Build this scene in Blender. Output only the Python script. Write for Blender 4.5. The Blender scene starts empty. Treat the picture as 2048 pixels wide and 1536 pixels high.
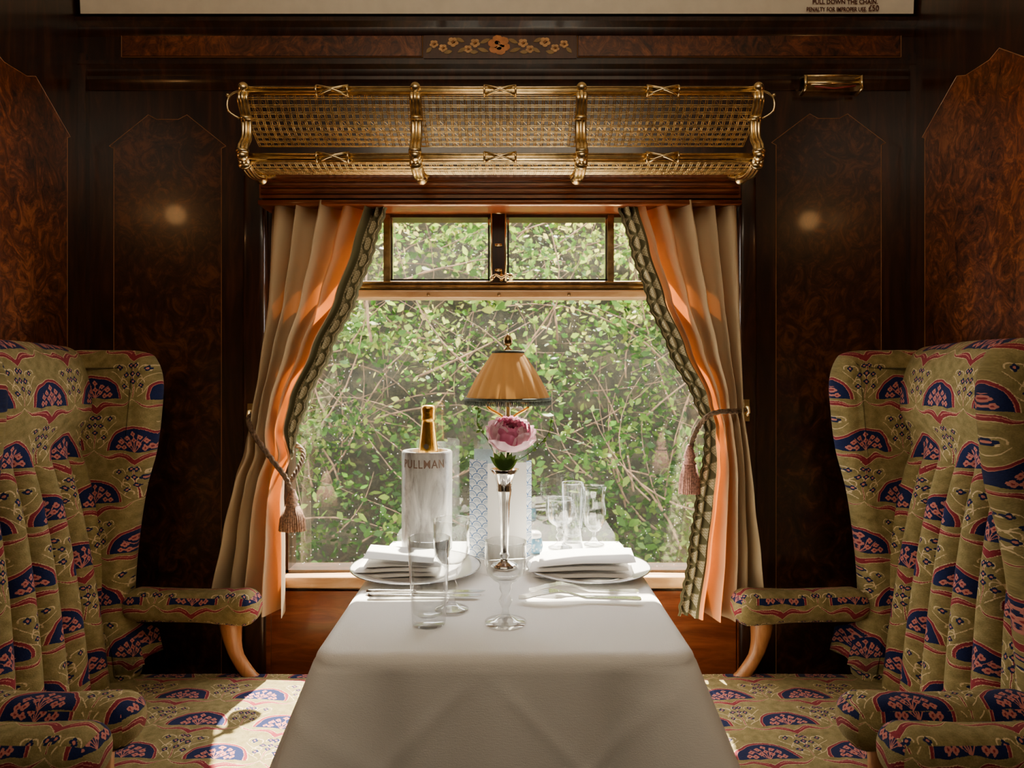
import bpy, bmesh, math, random
from mathutils import Vector, Matrix, noise
random.seed(7)
sc=bpy.context.scene
K=1412.0
def X(px,d): return (px-1015)*d/K
def Z(py,d): return 1.19-(py-743)*d/K
pi=math.pi
# ------------------------------------------------------------ node helpers
class E:
    def __init__(s,nt,o): s.nt=nt; s.o=o
    def m(s,op,*a):
        n=s.nt.nodes.new('ShaderNodeMath'); n.operation=op
        for i,x in enumerate((s,)+a):
            if isinstance(x,E): s.nt.links.new(x.o,n.inputs[i])
            else: n.inputs[i].default_value=x
        return E(s.nt,n.outputs[0])
    def __add__(s,b): return s.m('ADD',b)
    __radd__=__add__
    def __mul__(s,b): return s.m('MULTIPLY',b)
    __rmul__=__mul__
    def __sub__(s,b): return s.m('SUBTRACT',b)
    def __rsub__(s,b): return (s*-1.0)+b
    def __truediv__(s,b): return s.m('DIVIDE',b)
    def lt(s,b): return s.m('LESS_THAN',b)
    def gt(s,b): return s.m('GREATER_THAN',b)
    def abs(s): return s.m('ABSOLUTE')
    def fract(s): return s.m('FRACT')
    def floor(s): return s.m('FLOOR')
    def sqrt(s): return s.m('SQRT')
    def sin(s): return s.m('SINE')
    def mn(s,b): return s.m('MINIMUM',b)
    def mx(s,b): return s.m('MAXIMUM',b)
def newmat(name):
    m=bpy.data.materials.new(name); m.use_nodes=True
    nt=m.node_tree; b=nt.nodes['Principled BSDF']
    return m,nt,b
def rgba(c): return (c[0],c[1],c[2],1)
def mixc(nt,f,a,b):
    n=nt.nodes.new('ShaderNodeMix'); n.data_type='RGBA'
    if isinstance(f,E): nt.links.new(f.o,n.inputs[0])
    else: n.inputs[0].default_value=f
    for i,x in ((6,a),(7,b)):
        if isinstance(x,tuple): n.inputs[i].default_value=rgba(x)
        else: nt.links.new(x,n.inputs[i])
    return n.outputs[2]
def coord(nt,kind='Object'):
    return nt.nodes.new('ShaderNodeTexCoord').outputs[kind]
def mapping(nt,src,scale=(1,1,1),rot=(0,0,0)):
    n=nt.nodes.new('ShaderNodeMapping'); n.inputs['Scale'].default_value=scale; n.inputs['Rotation'].default_value=rot
    nt.links.new(src,n.inputs[0]); return n.outputs[0]
def noisetex(nt,vec,scale,detail=4,rough=.5,dist=0):
    n=nt.nodes.new('ShaderNodeTexNoise'); nt.links.new(vec,n.inputs['Vector'])
    n.inputs['Scale'].default_value=scale; n.inputs['Detail'].default_value=detail
    n.inputs['Roughness'].default_value=rough; n.inputs['Distortion'].default_value=dist
    return n.outputs[0]
def ramp(nt,f,stops):
    n=nt.nodes.new('ShaderNodeValToRGB'); nt.links.new(f,n.inputs[0]); cr=n.color_ramp
    while len(cr.elements)<len(stops): cr.elements.new(.5)
    for e,(p,c) in zip(cr.elements,stops): e.position=p; e.color=rgba(c)
    return n.outputs[0]
def bump(nt,b,h,strength=.3,dist=.002):
    n=nt.nodes.new('ShaderNodeBump'); n.inputs['Strength'].default_value=strength; n.inputs['Distance'].default_value=dist
    nt.links.new(h,n.inputs['Height']); nt.links.new(n.outputs[0],b.inputs['Normal'])
def simple(name,c,rough=.5,metal=0,var=.12,scale=30,coat=0,bmp=0):
    m,nt,b=newmat(name); v=coord(nt); f=noisetex(nt,v,scale,3)
    c2=tuple(x*(1-var) for x in c); c3=tuple(min(1,x*(1+var)) for x in c)
    nt.links.new(ramp(nt,f,[(.35,c2),(.65,c3)]),b.inputs['Base Color'])
    b.inputs['Roughness'].default_value=rough; b.inputs['Metallic'].default_value=metal
    b.inputs['Coat Weight'].default_value=coat
    if bmp: bump(nt,b,noisetex(nt,v,scale*8,2),bmp,.001)
    return m
def wood(name,c1,c2,c3,sc_=(3,3,.4),scale=9,rough=.32,coat=.3,dist=1.2):
    m,nt,b=newmat(name); v=mapping(nt,coord(nt),sc_)
    f=noisetex(nt,v,scale,6,.65,dist)
    nt.links.new(ramp(nt,f,[(.3,c1),(.5,c2),(.72,c3)]),b.inputs['Base Color'])
    b.inputs['Roughness'].default_value=rough; b.inputs['Coat Weight'].default_value=coat; b.inputs['Coat Roughness'].default_value=.12
    return m
def burl(name,c1,c2,c3,scale=16):
    m,nt,b=newmat(name); v=mapping(nt,coord(nt),(1,1,.8))
    f=noisetex(nt,v,scale,10,.75,2.6); g=noisetex(nt,v,4,3,.5,.5)
    s=E(nt,f)*.75+E(nt,g)*.25
    nt.links.new(ramp(nt,s.o,[(.38,c1),(.5,c2),(.62,c3)]),b.inputs['Base Color'])
    b.inputs['Roughness'].default_value=.34; b.inputs['Coat Weight'].default_value=.3; b.inputs['Coat Roughness'].default_value=.10
    return m
# ------------------------------------------------------------ fabric
def fabric(name):
    m,nt,b=newmat(name)
    uv=coord(nt,'UV')
    nz=nt.nodes.new('ShaderNodeTexNoise'); nz.inputs['Scale'].default_value=22; nz.inputs['Detail'].default_value=1
    nt.links.new(uv,nz.inputs['Vector'])
    sep=nt.nodes.new('ShaderNodeSeparateXYZ'); nt.links.new(uv,sep.inputs[0])
    ns=nt.nodes.new('ShaderNodeSeparateColor'); nt.links.new(nz.outputs['Color'],ns.inputs[0])
    fine=noisetex(nt,uv,420,1)
    jit=(E(nt,fine)-.5)*.003
    u=E(nt,sep.outputs[0])*1.14+(E(nt,ns.outputs[0])-.5)*.020+jit
    v=E(nt,sep.outputs[1])*1.14+(E(nt,ns.outputs[1])-.5)*.020+jit
    W=.20; H=.140
    row=(v/H).floor(); y=(v/H).fract()*H
    odd=(row*.5).fract()
    ax=((u/W+odd).fract()-.5).abs()*W
    def dist(cx,cy): 
        a=ax-cx; c=y-cy
        return (a*a+c*c).sqrt()
    up=y.gt(.045)
    aa=ax*.92; cc=y-.045; d0=(aa*aa+cc*cc).sqrt()
    cream=(.56,.43,.25); navy=(.007,.013,.060); wine=(.20,.022,.034); pink=(.44,.16,.135)
    base=ramp(nt,noisetex(nt,uv,60,3),[(.3,(.165,.132,.050)),(.7,(.275,.222,.095))])
    col=base
    def lay(mask,c):
        nonlocal col
        col=mixc(nt,mask,col,c)
    for cx,cy,r in ((.086,.098,.013),(.070,.124,.011),(.1,.130,.014),(.086,.068,.008),(.078,.090,.009),(.058,.128,.008)):
        lay((dist(cx,cy)-r).abs().lt(.0012)*(y.gt(cy-.003)),cream)
    lay((ax-.1).abs().lt(.0020)*y.gt(.050),cream); lay((ax-.1).abs().lt(.0009)*y.gt(.050),wine)
    lay((y-(.133-ax*.9)).abs().lt(.0012)*ax.gt(.05)*ax.lt(.09),cream)
    lay((y-(.160-ax*.9)).abs().lt(.0011)*ax.gt(.045)*ax.lt(.09),cream)
    for cx,cy,r in ((.1,.092,.0062),(.084,.110,.0055),(.064,.128,.005),(.094,.134,.005),(.080,.080,.0045),(.1,.112,.005)):
        for ox,oy in ((.004,0),(-.004,0),(0,.004),(0,-.004)): lay(dist(cx+ox,cy+oy).lt(.0032),navy)
        lay(dist(cx,cy).lt(.0026),pink)
    yc=(ax*62.0).sin()*.008+ax*.33+.013
    th=(ax*-.085)+.0085
    dw=(y-yc).abs()-th
    lay(dw.lt(.0012)*ax.lt(.1),cream); lay(dw.lt(0.0),wine)
    lay((y-yc-.0015).abs().lt(.0009)*ax.gt(.012)*ax.lt(.08),pink)
    lay(d0.lt(.0655)*up,cream); lay(d0.lt(.0642)*up,wine); lay(d0.lt(.0590)*up,pink); lay(d0.lt(.0578)*up,navy)
    for k in (0,.35,.9):
        lay((ax-(y-.045)*k).abs().lt(.0010)*up*d0.lt(.045),pink)
    for cx,cy in ((0,.090),(.017,.080),(.031,.069),(.012,.063),(.038,.055),(.025,.054),(.0,.072)):
        for ox,oy in ((.0035,0),(-.0035,0),(0,.0038),(0,-.0035)):
            lay(dist(cx+ox,cy+oy).lt(.0032),pink)
        lay(dist(cx,cy).lt(.0020),wine)
    wv=E(nt,fine)*.7+.65
    n=nt.nodes.new('ShaderNodeMix'); n.data_type='RGBA'; n.blend_type='MULTIPLY'; n.inputs[0].default_value=1
    nt.links.new(col,n.inputs[6]); nt.links.new(wv.o,n.inputs[7])
    nt.links.new(n.outputs[2],b.inputs['Base Color'])
    b.inputs['Roughness'].default_value=.9; b.inputs['Sheen Weight'].default_value=.04; b.inputs['Specular IOR Level'].default_value=.15
    bump(nt,b,fine,.5,.0015)
    return m
FAB=fabric('moquette_fabric')
# ------------------------------------------------------------ materials
MAH=wood('mahogany',(.007,.002,.001),(.024,.0068,.002),(.070,.020,.0058))
MAHR=wood('mahogany_red',(.11,.022,.006),(.21,.050,.013),(.32,.09,.027),(1,3,6),5)
BURL=burl('burl_veneer',(.006,.002,.001),(.034,.010,.0035),(.12,.037,.011))
BURLS=burl('burl_veneer_side',(.014,.004,.002),(.11,.028,.008),(.30,.090,.026),20)
STRING=simple('inlay_stringing',(.30,.13,.045),.3)
LWOOD=wood('light_wood',(.26,.10,.03),(.40,.165,.055),(.50,.235,.09),(6,6,1),8)
SILL=wood('sill_wood',(.50,.26,.11),(.62,.36,.17),(.72,.46,.25),(1,5,5),6,.3)
BRASS=simple('aged_brass',(.82,.62,.31),.27,1,.2,60)
BRASSD=simple('dark_brass',(.32,.20,.09),.3,1,.3,60)
SILVER=simple('silver',(.86,.85,.83),.12,1,.05,20)
STEEL=simple('polished_cutlery',(.75,.74,.72),.16,1,.06,20)
CREAM=simple('cream_paint',(.90,.83,.69),.5,0,.03)
CARPET=simple('carpet',(.06,.035,.025),.95,0,.4,60,0,.6)
def linen(name,c):
    m,nt,b=newmat(name); v=coord(nt)
    nt.links.new(ramp(nt,noisetex(nt,v,3,3),[(.3,tuple(x*.98 for x in c)),(.7,c)]),b.inputs['Base Color'])
    b.inputs['Roughness'].default_value=.85; b.inputs['Sheen Weight'].default_value=.1
    w=E(nt,noisetex(nt,mapping(nt,v,(1,.15,1)),700,1))+E(nt,noisetex(nt,mapping(nt,v,(.15,1,1)),700,1))
    h=w*.15+E(nt,noisetex(nt,mapping(nt,v,(1,1,1),(0,0,.8)),5,2,.4,.6))*3
    bump(nt,b,h.o,.4,.004)
    return m
LINEN=linen('white_linen',(.93,.92,.90))
NAPK=linen('napkin_linen',(.93,.92,.91))
CHINA=simple('white_china',(.88,.87,.86),.12,0,.02,10,.5)
GREY=simple('grey_rim',(.35,.35,.36),.2,.8)
def marble():
    m,nt,b=newmat('marble'); v=mapping(nt,coord(nt),(1,1,.35))
    f=noisetex(nt,v,16,8,.65,1.8)
    nt.links.new(ramp(nt,f,[(.34,(.14,.135,.135)),(.45,(.30,.295,.285)),(.62,(.48,.47,.455))]),b.inputs['Base Color'])
    b.inputs['Roughness'].default_value=.3; return m
MARBLE=marble()
def facing(nt,base,gain,pw):
    lw=nt.nodes.new('ShaderNodeLayerWeight'); lw.inputs[0].default_value=.5
    f=E(nt,lw.outputs['Facing'])
    return f.m('POWER',pw)*gain+base
def glassmat(name,tint=(.965,.972,.97)):
    m=bpy.data.materials.new(name); m.use_nodes=True; nt=m.node_tree; nt.nodes.clear()
    o=nt.nodes.new('ShaderNodeOutputMaterial')
    t=nt.nodes.new('ShaderNodeBsdfTransparent'); t.inputs[0].default_value=rgba(tint)
    g=nt.nodes.new('ShaderNodeBsdfGlossy'); g.inputs['Roughness'].default_value=.0
    f=facing(nt,.07,.9,2.2)
    mx=nt.nodes.new('ShaderNodeMixShader'); nt.links.new(f.o,mx.inputs[0]); nt.links.new(t.outputs[0],mx.inputs[1]); nt.links.new(g.outputs[0],mx.inputs[2])
    nt.links.new(mx.outputs[0],o.inputs[0])
    return m
GLASS=glassmat('crystal_glass')
def windowglass():
    m=bpy.data.materials.new('dusty_window_glass'); m.use_nodes=True; nt=m.node_tree; nt.nodes.clear()
    o=nt.nodes.new('ShaderNodeOutputMaterial'); v=coord(nt)
    t=nt.nodes.new('ShaderNodeBsdfTransparent'); g=nt.nodes.new('ShaderNodeBsdfGlossy'); g.inputs['Roughness'].default_value=.0
    fr=facing(nt,.10,.5,4.0)
    a=nt.nodes.new('ShaderNodeMixShader'); nt.links.new(fr.o,a.inputs[0]); nt.links.new(t.outputs[0],a.inputs[1]); nt.links.new(g.outputs[0],a.inputs[2])
    dn=nt.nodes.new('ShaderNodeBsdfTranslucent'); dn.inputs[0].default_value=(.9,.88,.8,1)
    vo=nt.nodes.new('ShaderNodeTexVoronoi'); vo.inputs['Scale'].default_value=85; nt.links.new(v,vo.inputs['Vector'])
    sp=E(nt,vo.outputs['Distance']).lt(.12)*E(nt,noisetex(nt,v,7,3)).gt(.46)
    f=sp*.20+E(nt,noisetex(nt,v,5,4,.6))*.008
    b=nt.nodes.new('ShaderNodeMixShader'); nt.links.new(f.o,b.inputs[0]); nt.links.new(a.outputs[0],b.inputs[1]); nt.links.new(dn.outputs[0],b.inputs[2])
    nt.links.new(b.outputs[0],o.inputs[0]); return m
WGLASS=windowglass()
def thincloth(name,c,tc,mixf=.4,scale=8,edge_glow=None):
    m=bpy.data.materials.new(name); m.use_nodes=True; nt=m.node_tree; nt.nodes.clear()
    o=nt.nodes.new('ShaderNodeOutputMaterial'); v=coord(nt)
    cc=ramp(nt,noisetex(nt,mapping(nt,v,(1,1,.2)),scale,3),[(.3,tuple(x*.86 for x in c)),(.7,c)])
    d=nt.nodes.new('ShaderNodeBsdfDiffuse'); nt.links.new(cc,d.inputs[0])
    t=nt.nodes.new('ShaderNodeBsdfTranslucent'); t.inputs[0].default_value=rgba(tc)
    x=nt.nodes.new('ShaderNodeMixShader'); x.inputs[0].default_value=mixf
    if edge_glow:  # translucency ramps across UV width, confining the backlit glow to one edge
        sep=nt.nodes.new('ShaderNodeSeparateXYZ'); nt.links.new(coord(nt,'UV'),sep.inputs[0])
        mr=nt.nodes.new('ShaderNodeMapRange'); nt.links.new(sep.outputs[0],mr.inputs[0])
        mr.inputs[1].default_value=.58; mr.inputs[2].default_value=.84; mr.inputs[3].default_value=edge_glow[0]; mr.inputs[4].default_value=edge_glow[1]
        nt.links.new(mr.outputs[0],x.inputs[0])
    bp=nt.nodes.new('ShaderNodeBump'); bp.inputs['Strength'].default_value=.15; bp.inputs['Distance'].default_value=.001
    nt.links.new(noisetex(nt,mapping(nt,v,(1,1,8)),60,2),bp.inputs['Height']); nt.links.new(bp.outputs[0],d.inputs['Normal'])
    nt.links.new(d.outputs[0],x.inputs[1]); nt.links.new(t.outputs[0],x.inputs[2]); nt.links.new(x.outputs[0],o.inputs[0])
    return m
CURT=thincloth('silk_curtain',(.56,.43,.27),(.72,.17,.008),.22,6,(.03,.34))  # orange window glow put into the inner edge by the translucency ramp
SHADE=thincloth('lamp_shade_silk',(.38,.235,.115),(.60,.30,.08),.22,20)
def lace():
    m,nt,b=newmat('lace_braid'); uv=coord(nt,'UV')
    sep=nt.nodes.new('ShaderNodeSeparateXYZ'); nt.links.new(uv,sep.inputs[0])
    u=E(nt,sep.outputs[0]); v=E(nt,sep.outputs[1])
    w1=((u-.5)-(v*75.0).sin()*.28).abs().lt(.09); w2=((u-.5)+(v*75.0).sin()*.28).abs().lt(.09)
    e=u.gt(.88).mx(u.lt(.12))
    net=((u*60).sin()*(v*900).sin()).gt(.1)
    col=mixc(nt,net,(.38,.34,.19),(.62,.53,.35))
    col=mixc(nt,w1.mx(w2).mx(e),col,(.12,.11,.052))
    nt.links.new(col,b.inputs['Base Color']); b.inputs['Roughness'].default_value=.9
    bump(nt,b,w1.mx(w2).o,.6,.003)
    return m
LACE=lace()
ROPE=simple('twisted_cord',(.16,.10,.06),.8,0,.5,160,0,.8)
TASS=simple('tassel_thread',(.40,.23,.15),.85,0,.5,200,0,.6)
TASSP=simple('tassel_thread_pink',(.36,.17,.13),.85,0,.5,200,0,.6)
GREENT=simple('green_fringe',(.04,.055,.038),.8,0,.5,150)
GOLD=simple('gold_foil',(.80,.45,.08),.25,1,.12,60,0,.4)
DKSEAL=simple('dark_seal',(.05,.035,.02),.4)
GBOT=simple('green_bottle',(.02,.04,.02),.1)
BRONZE=simple('bronze_lettering',(.10,.055,.035),.5)
PETAL=thincloth('peony_petal',(.74,.24,.42),(.8,.28,.46),.28,40)
PETAL2=thincloth('peony_petal_pale',(.88,.62,.70),(.88,.58,.66),.28,40)
LEAFM=thincloth('flower_leaf',(.05,.10,.025),(.13,.22,.04),.3,40)
PAPER=simple('white_card',(.80,.80,.79),.6,0,.01)
INK=simple('red_brown_lettering',(.12,.035,.02),.6)
MARQ=simple('marquetry_orange',(.62,.22,.045),.3,0,.2,60,.1)
MARQ2=simple('marquetry_pale',(.66,.35,.12),.3,0,.2,60,.1)
MARQG=simple('marquetry_green',(.33,.19,.045),.3,0,.2,60,.1)
def scallop():
    m,nt,b=newmat('blue_scallop_card'); uv=coord(nt,'UV')
    sep=nt.nodes.new('ShaderNodeSeparateXYZ'); nt.links.new(uv,sep.inputs[0])
    W=.024;H=.014
    v=E(nt,sep.outputs[1])/H; row=v.floor(); y=v.fract()*H
    x=((E(nt,sep.outputs[0])/W+(row*.5).fract()).fract()-.5)*W
    d=(x*x+y*y).sqrt()
    ray=((x.m('ARCTAN2',y+.0001))*16.0).sin().gt(.2)
    col=mixc(nt,(d-.0115).abs().lt(.0010),(.66,.71,.76),(.03,.12,.32))
    col=mixc(nt,ray*d.lt(.0085)*d.gt(.002),col,(.06,.18,.37))
    nt.links.new(col,b.inputs['Base Color']); b.inputs['Roughness'].default_value=.6
    return m
SCAL=scallop()
def bluechina():
    m,nt,b=newmat('blue_patterned_china'); v=coord(nt)
    vo=nt.nodes.new('ShaderNodeTexVoronoi'); vo.inputs['Scale'].default_value=110; nt.links.new(v,vo.inputs['Vector'])
    nt.links.new(ramp(nt,vo.outputs['Distance'],[(.25,(.60,.68,.74)),(.45,(.13,.30,.46))]),b.inputs['Base Color'])
    b.inputs['Roughness'].default_value=.2; return m
BLUEC=bluechina()
def foliage():
    m=bpy.data.materials.new('hedge_leaf'); m.use_nodes=True; nt=m.node_tree; nt.nodes.clear()
    o=nt.nodes.new('ShaderNodeOutputMaterial')
    geo=nt.nodes.new('ShaderNodeNewGeometry')
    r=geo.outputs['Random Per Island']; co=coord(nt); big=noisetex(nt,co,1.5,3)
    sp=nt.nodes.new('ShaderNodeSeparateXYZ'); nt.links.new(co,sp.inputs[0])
    s=E(nt,r)*.50+E(nt,big)*.6+(E(nt,sp.outputs[2])-1.4)*.17  # higher leaves tinted brighter and yellower, sunlit top put into the colour
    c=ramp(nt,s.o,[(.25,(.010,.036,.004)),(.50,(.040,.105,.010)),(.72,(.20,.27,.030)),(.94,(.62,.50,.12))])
    d=nt.nodes.new('ShaderNodeBsdfPrincipled'); nt.links.new(c,d.inputs['Base Color']); d.inputs['Roughness'].default_value=.5; d.inputs['Specular IOR Level'].default_value=.2
    t=nt.nodes.new('ShaderNodeBsdfTranslucent'); nt.links.new(c,t.inputs[0])
    x=nt.nodes.new('ShaderNodeMixShader'); x.inputs[0].default_value=.5
    nt.links.new(d.outputs[0],x.inputs[1]); nt.links.new(t.outputs[0],x.inputs[2]); nt.links.new(x.outputs[0],o.inputs[0])
    return m
FOL=foliage()
TWIG=simple('twig_bark',(.17,.095,.045),.9,0,.5,20)
def bankmat():
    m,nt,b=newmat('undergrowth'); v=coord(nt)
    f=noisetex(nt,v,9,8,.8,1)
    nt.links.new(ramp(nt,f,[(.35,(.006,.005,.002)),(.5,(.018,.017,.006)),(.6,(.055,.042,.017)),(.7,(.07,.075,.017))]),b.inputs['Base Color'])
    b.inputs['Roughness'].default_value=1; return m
BANK=bankmat()
# ------------------------------------------------------------ geometry helpers
COL=sc.collection
def obj(name,verts,faces,mat=None,smooth=True):
    me=bpy.data.meshes.new(name); me.from_pydata([tuple(v) for v in verts],[],faces); me.update()
    if mat is not None:
        for mm in (mat if isinstance(mat,list) else [mat]): me.materials.append(mm)
    if smooth:
        for p in me.polygons: p.use_smooth=True
    o=bpy.data.objects.new(name,me); COL.objects.link(o); return o
class B:
    def __init__(s): s.v=[]; s.f=[]; s.mi=[]; s.cur=0
    def add(s,vs,fs):
        n=len(s.v); s.v+=[tuple(v) for v in vs]; s.f+=[tuple(i+n for i in f) for f in fs]; s.mi+=[s.cur]*len(fs)
    def box(s,x0,x1,y0,y1,z0,z1):
        s.add([(x0,y0,z0),(x1,y0,z0),(x1,y1,z0),(x0,y1,z0),(x0,y0,z1),(x1,y0,z1),(x1,y1,z1),(x0,y1,z1)],
              [(0,3,2,1),(4,5,6,7),(0,1,5,4),(1,2,6,5),(2,3,7,6),(3,0,4,7)])
    def tube(s,pts,r,seg=8,flat=1.0,closed=False):
        pts=[Vector(p) for p in pts]; n=len(pts); rr=r if isinstance(r,(list,tuple)) else [r]*n
        vs=[];fs=[]; up=None
        for i,p in enumerate(pts):
            t=(pts[min(i+1,n-1)]-pts[max(i-1,0)])
            if t.length<1e-9: t=Vector((0,0,1))
            t.normalize()
            if up is None:
                up=Vector((0,0,1)) if abs(t.z)<.9 else Vector((1,0,0))
            a=t.cross(up); a.normalize(); b_=a.cross(t).normalized(); up=b_
            for k in range(seg):
                th=2*pi*k/seg; vs.append(p+a*math.cos(th)*rr[i]+b_*math.sin(th)*rr[i]*flat)
        for i in range(n-1):
            for k in range(seg):
                k2=(k+1)%seg; fs.append((i*seg+k,i*seg+k2,(i+1)*seg+k2,(i+1)*seg+k))
        fs.append(tuple(range(seg))[::-1]); fs.append(tuple((n-1)*seg+k for k in range(seg)))
        s.add(vs,fs)
    def lathe(s,prof,c=(0,0,0),seg=40,rmod=None,cap=True):
        vs=[];fs=[];n=len(prof)
        for (r,z) in prof:
            for k in range(seg):
                th=2*pi*k/seg; q=r*(rmod(th,z,r) if rmod else 1)
                vs.append((c[0]+q*math.cos(th),c[1]+q*math.sin(th),c[2]+z))
        for i in range(n-1):
            for k in range(seg):
                k2=(k+1)%seg; fs.append((i*seg+k,i*seg+k2,(i+1)*seg+k2,(i+1)*seg+k))
        if cap:
            if prof[0][0]>1e-5: fs.append(tuple(range(seg))[::-1])
            if prof[-1][0]>1e-5: fs.append(tuple((n-1)*seg+k for k in range(seg)))
        s.add(vs,fs)
    def prism(s,pts,f0,f1):
        n=len(pts); s.add([f0(p) for p in pts]+[f1(p) for p in pts],
          [tuple(range(n))[::-1],tuple(range(n,2*n))]+[(i,(i+1)%n,n+(i+1)%n,n+i) for i in range(n)])
    def sphere(s,c,r,sx=1,sy=1,sz=1,seg=12):
        prof=[(r*math.sin(pi*i/8)+1e-6,-r*math.cos(pi*i/8)*sz) for i in range(9)]
        s.lathe(prof,c,seg)
    def make(s,name,mat,smooth=True,angle=None):
        o=obj(name,s.v,s.f,mat,smooth)
        if isinstance(mat,list):
            for p,i in zip(o.data.polygons,s.mi): p.material_index=i
        bm=bmesh.new(); bm.from_mesh(o.data); bmesh.ops.recalc_face_normals(bm,faces=bm.faces); bm.to_mesh(o.data); bm.free()
        if angle is not None: o.data.set_sharp_from_angle(angle=math.radians(angle))
        return o
def surf(name,fn,nu,nv,mat,uvfn=None,closeu=False):
    vs=[fn(i/(nu-1),j/(nv-1)) for j in range(nv) for i in range(nu)]
    fs=[(j*nu+i,j*nu+i+1,(j+1)*nu+i+1,(j+1)*nu+i) for j in range(nv-1) for i in range(nu-1)]
    o=obj(name,vs,fs,mat)
    if uvfn:
        uv=o.data.uv_layers.new(name='UVMap')
        for l in o.data.loops:
            k=l.vertex_index; uv.data[l.index].uv=uvfn((k%nu)/(nu-1),(k//nu)/(nv-1))
    return o
def proj_uv(o,axes=None,off=(0,0)):
    me=o.data; uv=me.uv_layers.new(name='UVMap')
    for p in me.polygons:
        a=axes
        if a is None:
            n=p.normal; ab=[abs(n.x),abs(n.y),abs(n.z)]; m=ab.index(max(ab)); a=[(1,2),(0,2),(0,1)][m]
        for li in p.loop_indices:
            co=me.vertices[me.loops[li].vertex_index].co; uv.data[li].uv=(co[a[0]]+off[0],co[a[1]]+off[1])
def rbox(name,x0,x1,y0,y1,z0,z1,r,mat,n=10,fn=None):
    bm=bmesh.new(); bmesh.ops.create_cube(bm,size=2); bmesh.ops.subdivide_edges(bm,edges=bm.edges[:],cuts=n,use_grid_fill=True)
    c=Vector(((x0+x1)/2,(y0+y1)/2,(z0+z1)/2)); h=Vector(((x1-x0)/2,(y1-y0)/2,(z1-z0)/2))
    for v in bm.verts:
        p=Vector([math.copysign(abs(a)**.75 if abs(a)<1 else 1,a)*hh for a,hh in zip(v.co,h)])
        q=Vector([max(-(hh-r),min(hh-r,a)) for a,hh in zip(p,h)])
        d=p-q
        if d.length>1e-9: p=q+d.normalized()*r
        p=p+c
        if fn: p=Vector(fn(p))
        v.co=p
    me=bpy.data.meshes.new(name); bm.to_mesh(me); bm.free()
    for p in me.polygons: p.use_smooth=True
    me.materials.append(mat); o=bpy.data.objects.new(name,me); COL.objects.link(o); return o
def text(body,size,width=None,extr=.0004,align='CENTER',spacing=1.0,offset=0):
    cu=bpy.data.curves.new('t','FONT'); cu.body=body; cu.size=size; cu.align_x=align; cu.extrude=extr; cu.space_character=spacing; cu.resolution_u=3; cu.offset=offset
    o=bpy.data.objects.new('t',cu); COL.objects.link(o); bpy.context.view_layer.update()
    me=bpy.data.meshes.new_from_object(o.evaluated_get(bpy.context.evaluated_depsgraph_get())); bpy.data.objects.remove(o)
    if width:
        xs=[v.co.x for v in me.vertices]; w=max(xs)-min(xs); k=width/w
        for v in me.vertices: v.co.x*=k
    return me
def label(o,lab,cat,group=None):
    o['label']=lab; o['category']=cat
    if group: o['group']=group
    return o
def thing(name,base,parts,lab=None,cat=None,group=None,kind=None):
    e=bpy.data.objects.new(name,None); e.empty_display_size=.05; COL.objects.link(e); e.location=base
    for p in parts: attach(p,e)
    if lab: label(e,lab,cat,group)
    if kind: e['kind']=kind
    return e
def world_origin(o):
    v=Vector((0,0,0)); q=o
    while q: v=v+q.location; q=q.parent
    return v
def attach(p,parent):
    b=world_origin(parent)
    if p.type=='MESH' and p.location.length<1e-9: p.data.transform(Matrix.Translation(-b))
    else: p.location=p.location-b
    p.parent=parent
def solo(o,base,lab=None,cat=None,group=None,kind=None):
    o.data.transform(Matrix.Translation(-Vector(base))); o.location=base
    if lab: label(o,lab,cat,group)
    if kind: o['kind']=kind
    return o
def struct(o): o['kind']='structure'; return o
def copy_thing(e,delta,lab=None):
    n=e.copy(); COL.objects.link(n); n.location=e.location+Vector(delta)
    if lab: n['label']=lab
    for c in e.children:
        c2=c.copy(); COL.objects.link(c2); c2.parent=n
    return n
# ------------------------------------------------------------ room shell
WY=1.86; XL=-1.12; XR=1.065
ox0,ox1,oz0,oz1=X(560,WY),X(1460,WY),Z(1150,WY),Z(415,WY)
b=B(); b.box(XL-.05,ox0,WY,WY+.08,0,2.5); b.box(ox1,XR+.05,WY,WY+.08,0,2.5); b.box(ox0,ox1,WY,WY+.08,oz1,2.5); b.box(ox0,ox1,WY,WY+.08,0,oz0)
struct(b.make('wall_back',MAH,False))
b=B(); b.box(XL-.05,XL,-.95,WY,0,2.5); struct(b.make('wall_left',MAH,False))
b=B(); b.box(XR,XR+.05,-.95,WY,0,2.5); struct(b.make('wall_right',MAH,False))
b=B(); b.box(XL-.05,XR+.05,-1.0,-.95,0,2.5); struct(b.make('wall_front',MAH,False))
b=B(); b.box(XL-.05,XR+.05,-1.0,WY+.1,-.05,0); struct(b.make('floor',CARPET,False))
def cove(u,v):
    x=XL+.01+(XR-XL-.02)*u
    if v<.35: t=v/.35; return (x,1.835-.005*t,2.12+.07*t)
    t=(v-.35)/.65
    if t<.5: a=t*pi; return (x,1.83-.2*(1-math.cos(a)),2.19+.2*math.sin(a))
    t2=(t-.5)/.5; return (x,1.63-2.6*t2,2.39)
struct(surf('ceiling',cove,4,40,CREAM))
ti=[0]
def trim(o,ang=None):
    ti[0]+=1; o.name='trim_%d'%ti[0]; o['kind']='structure'; return o
b=B(); b.box(XL-.05,XR+.05,-1.0,WY+.08,2.5,2.54); trim(b.make('t',CREAM,False))
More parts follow.
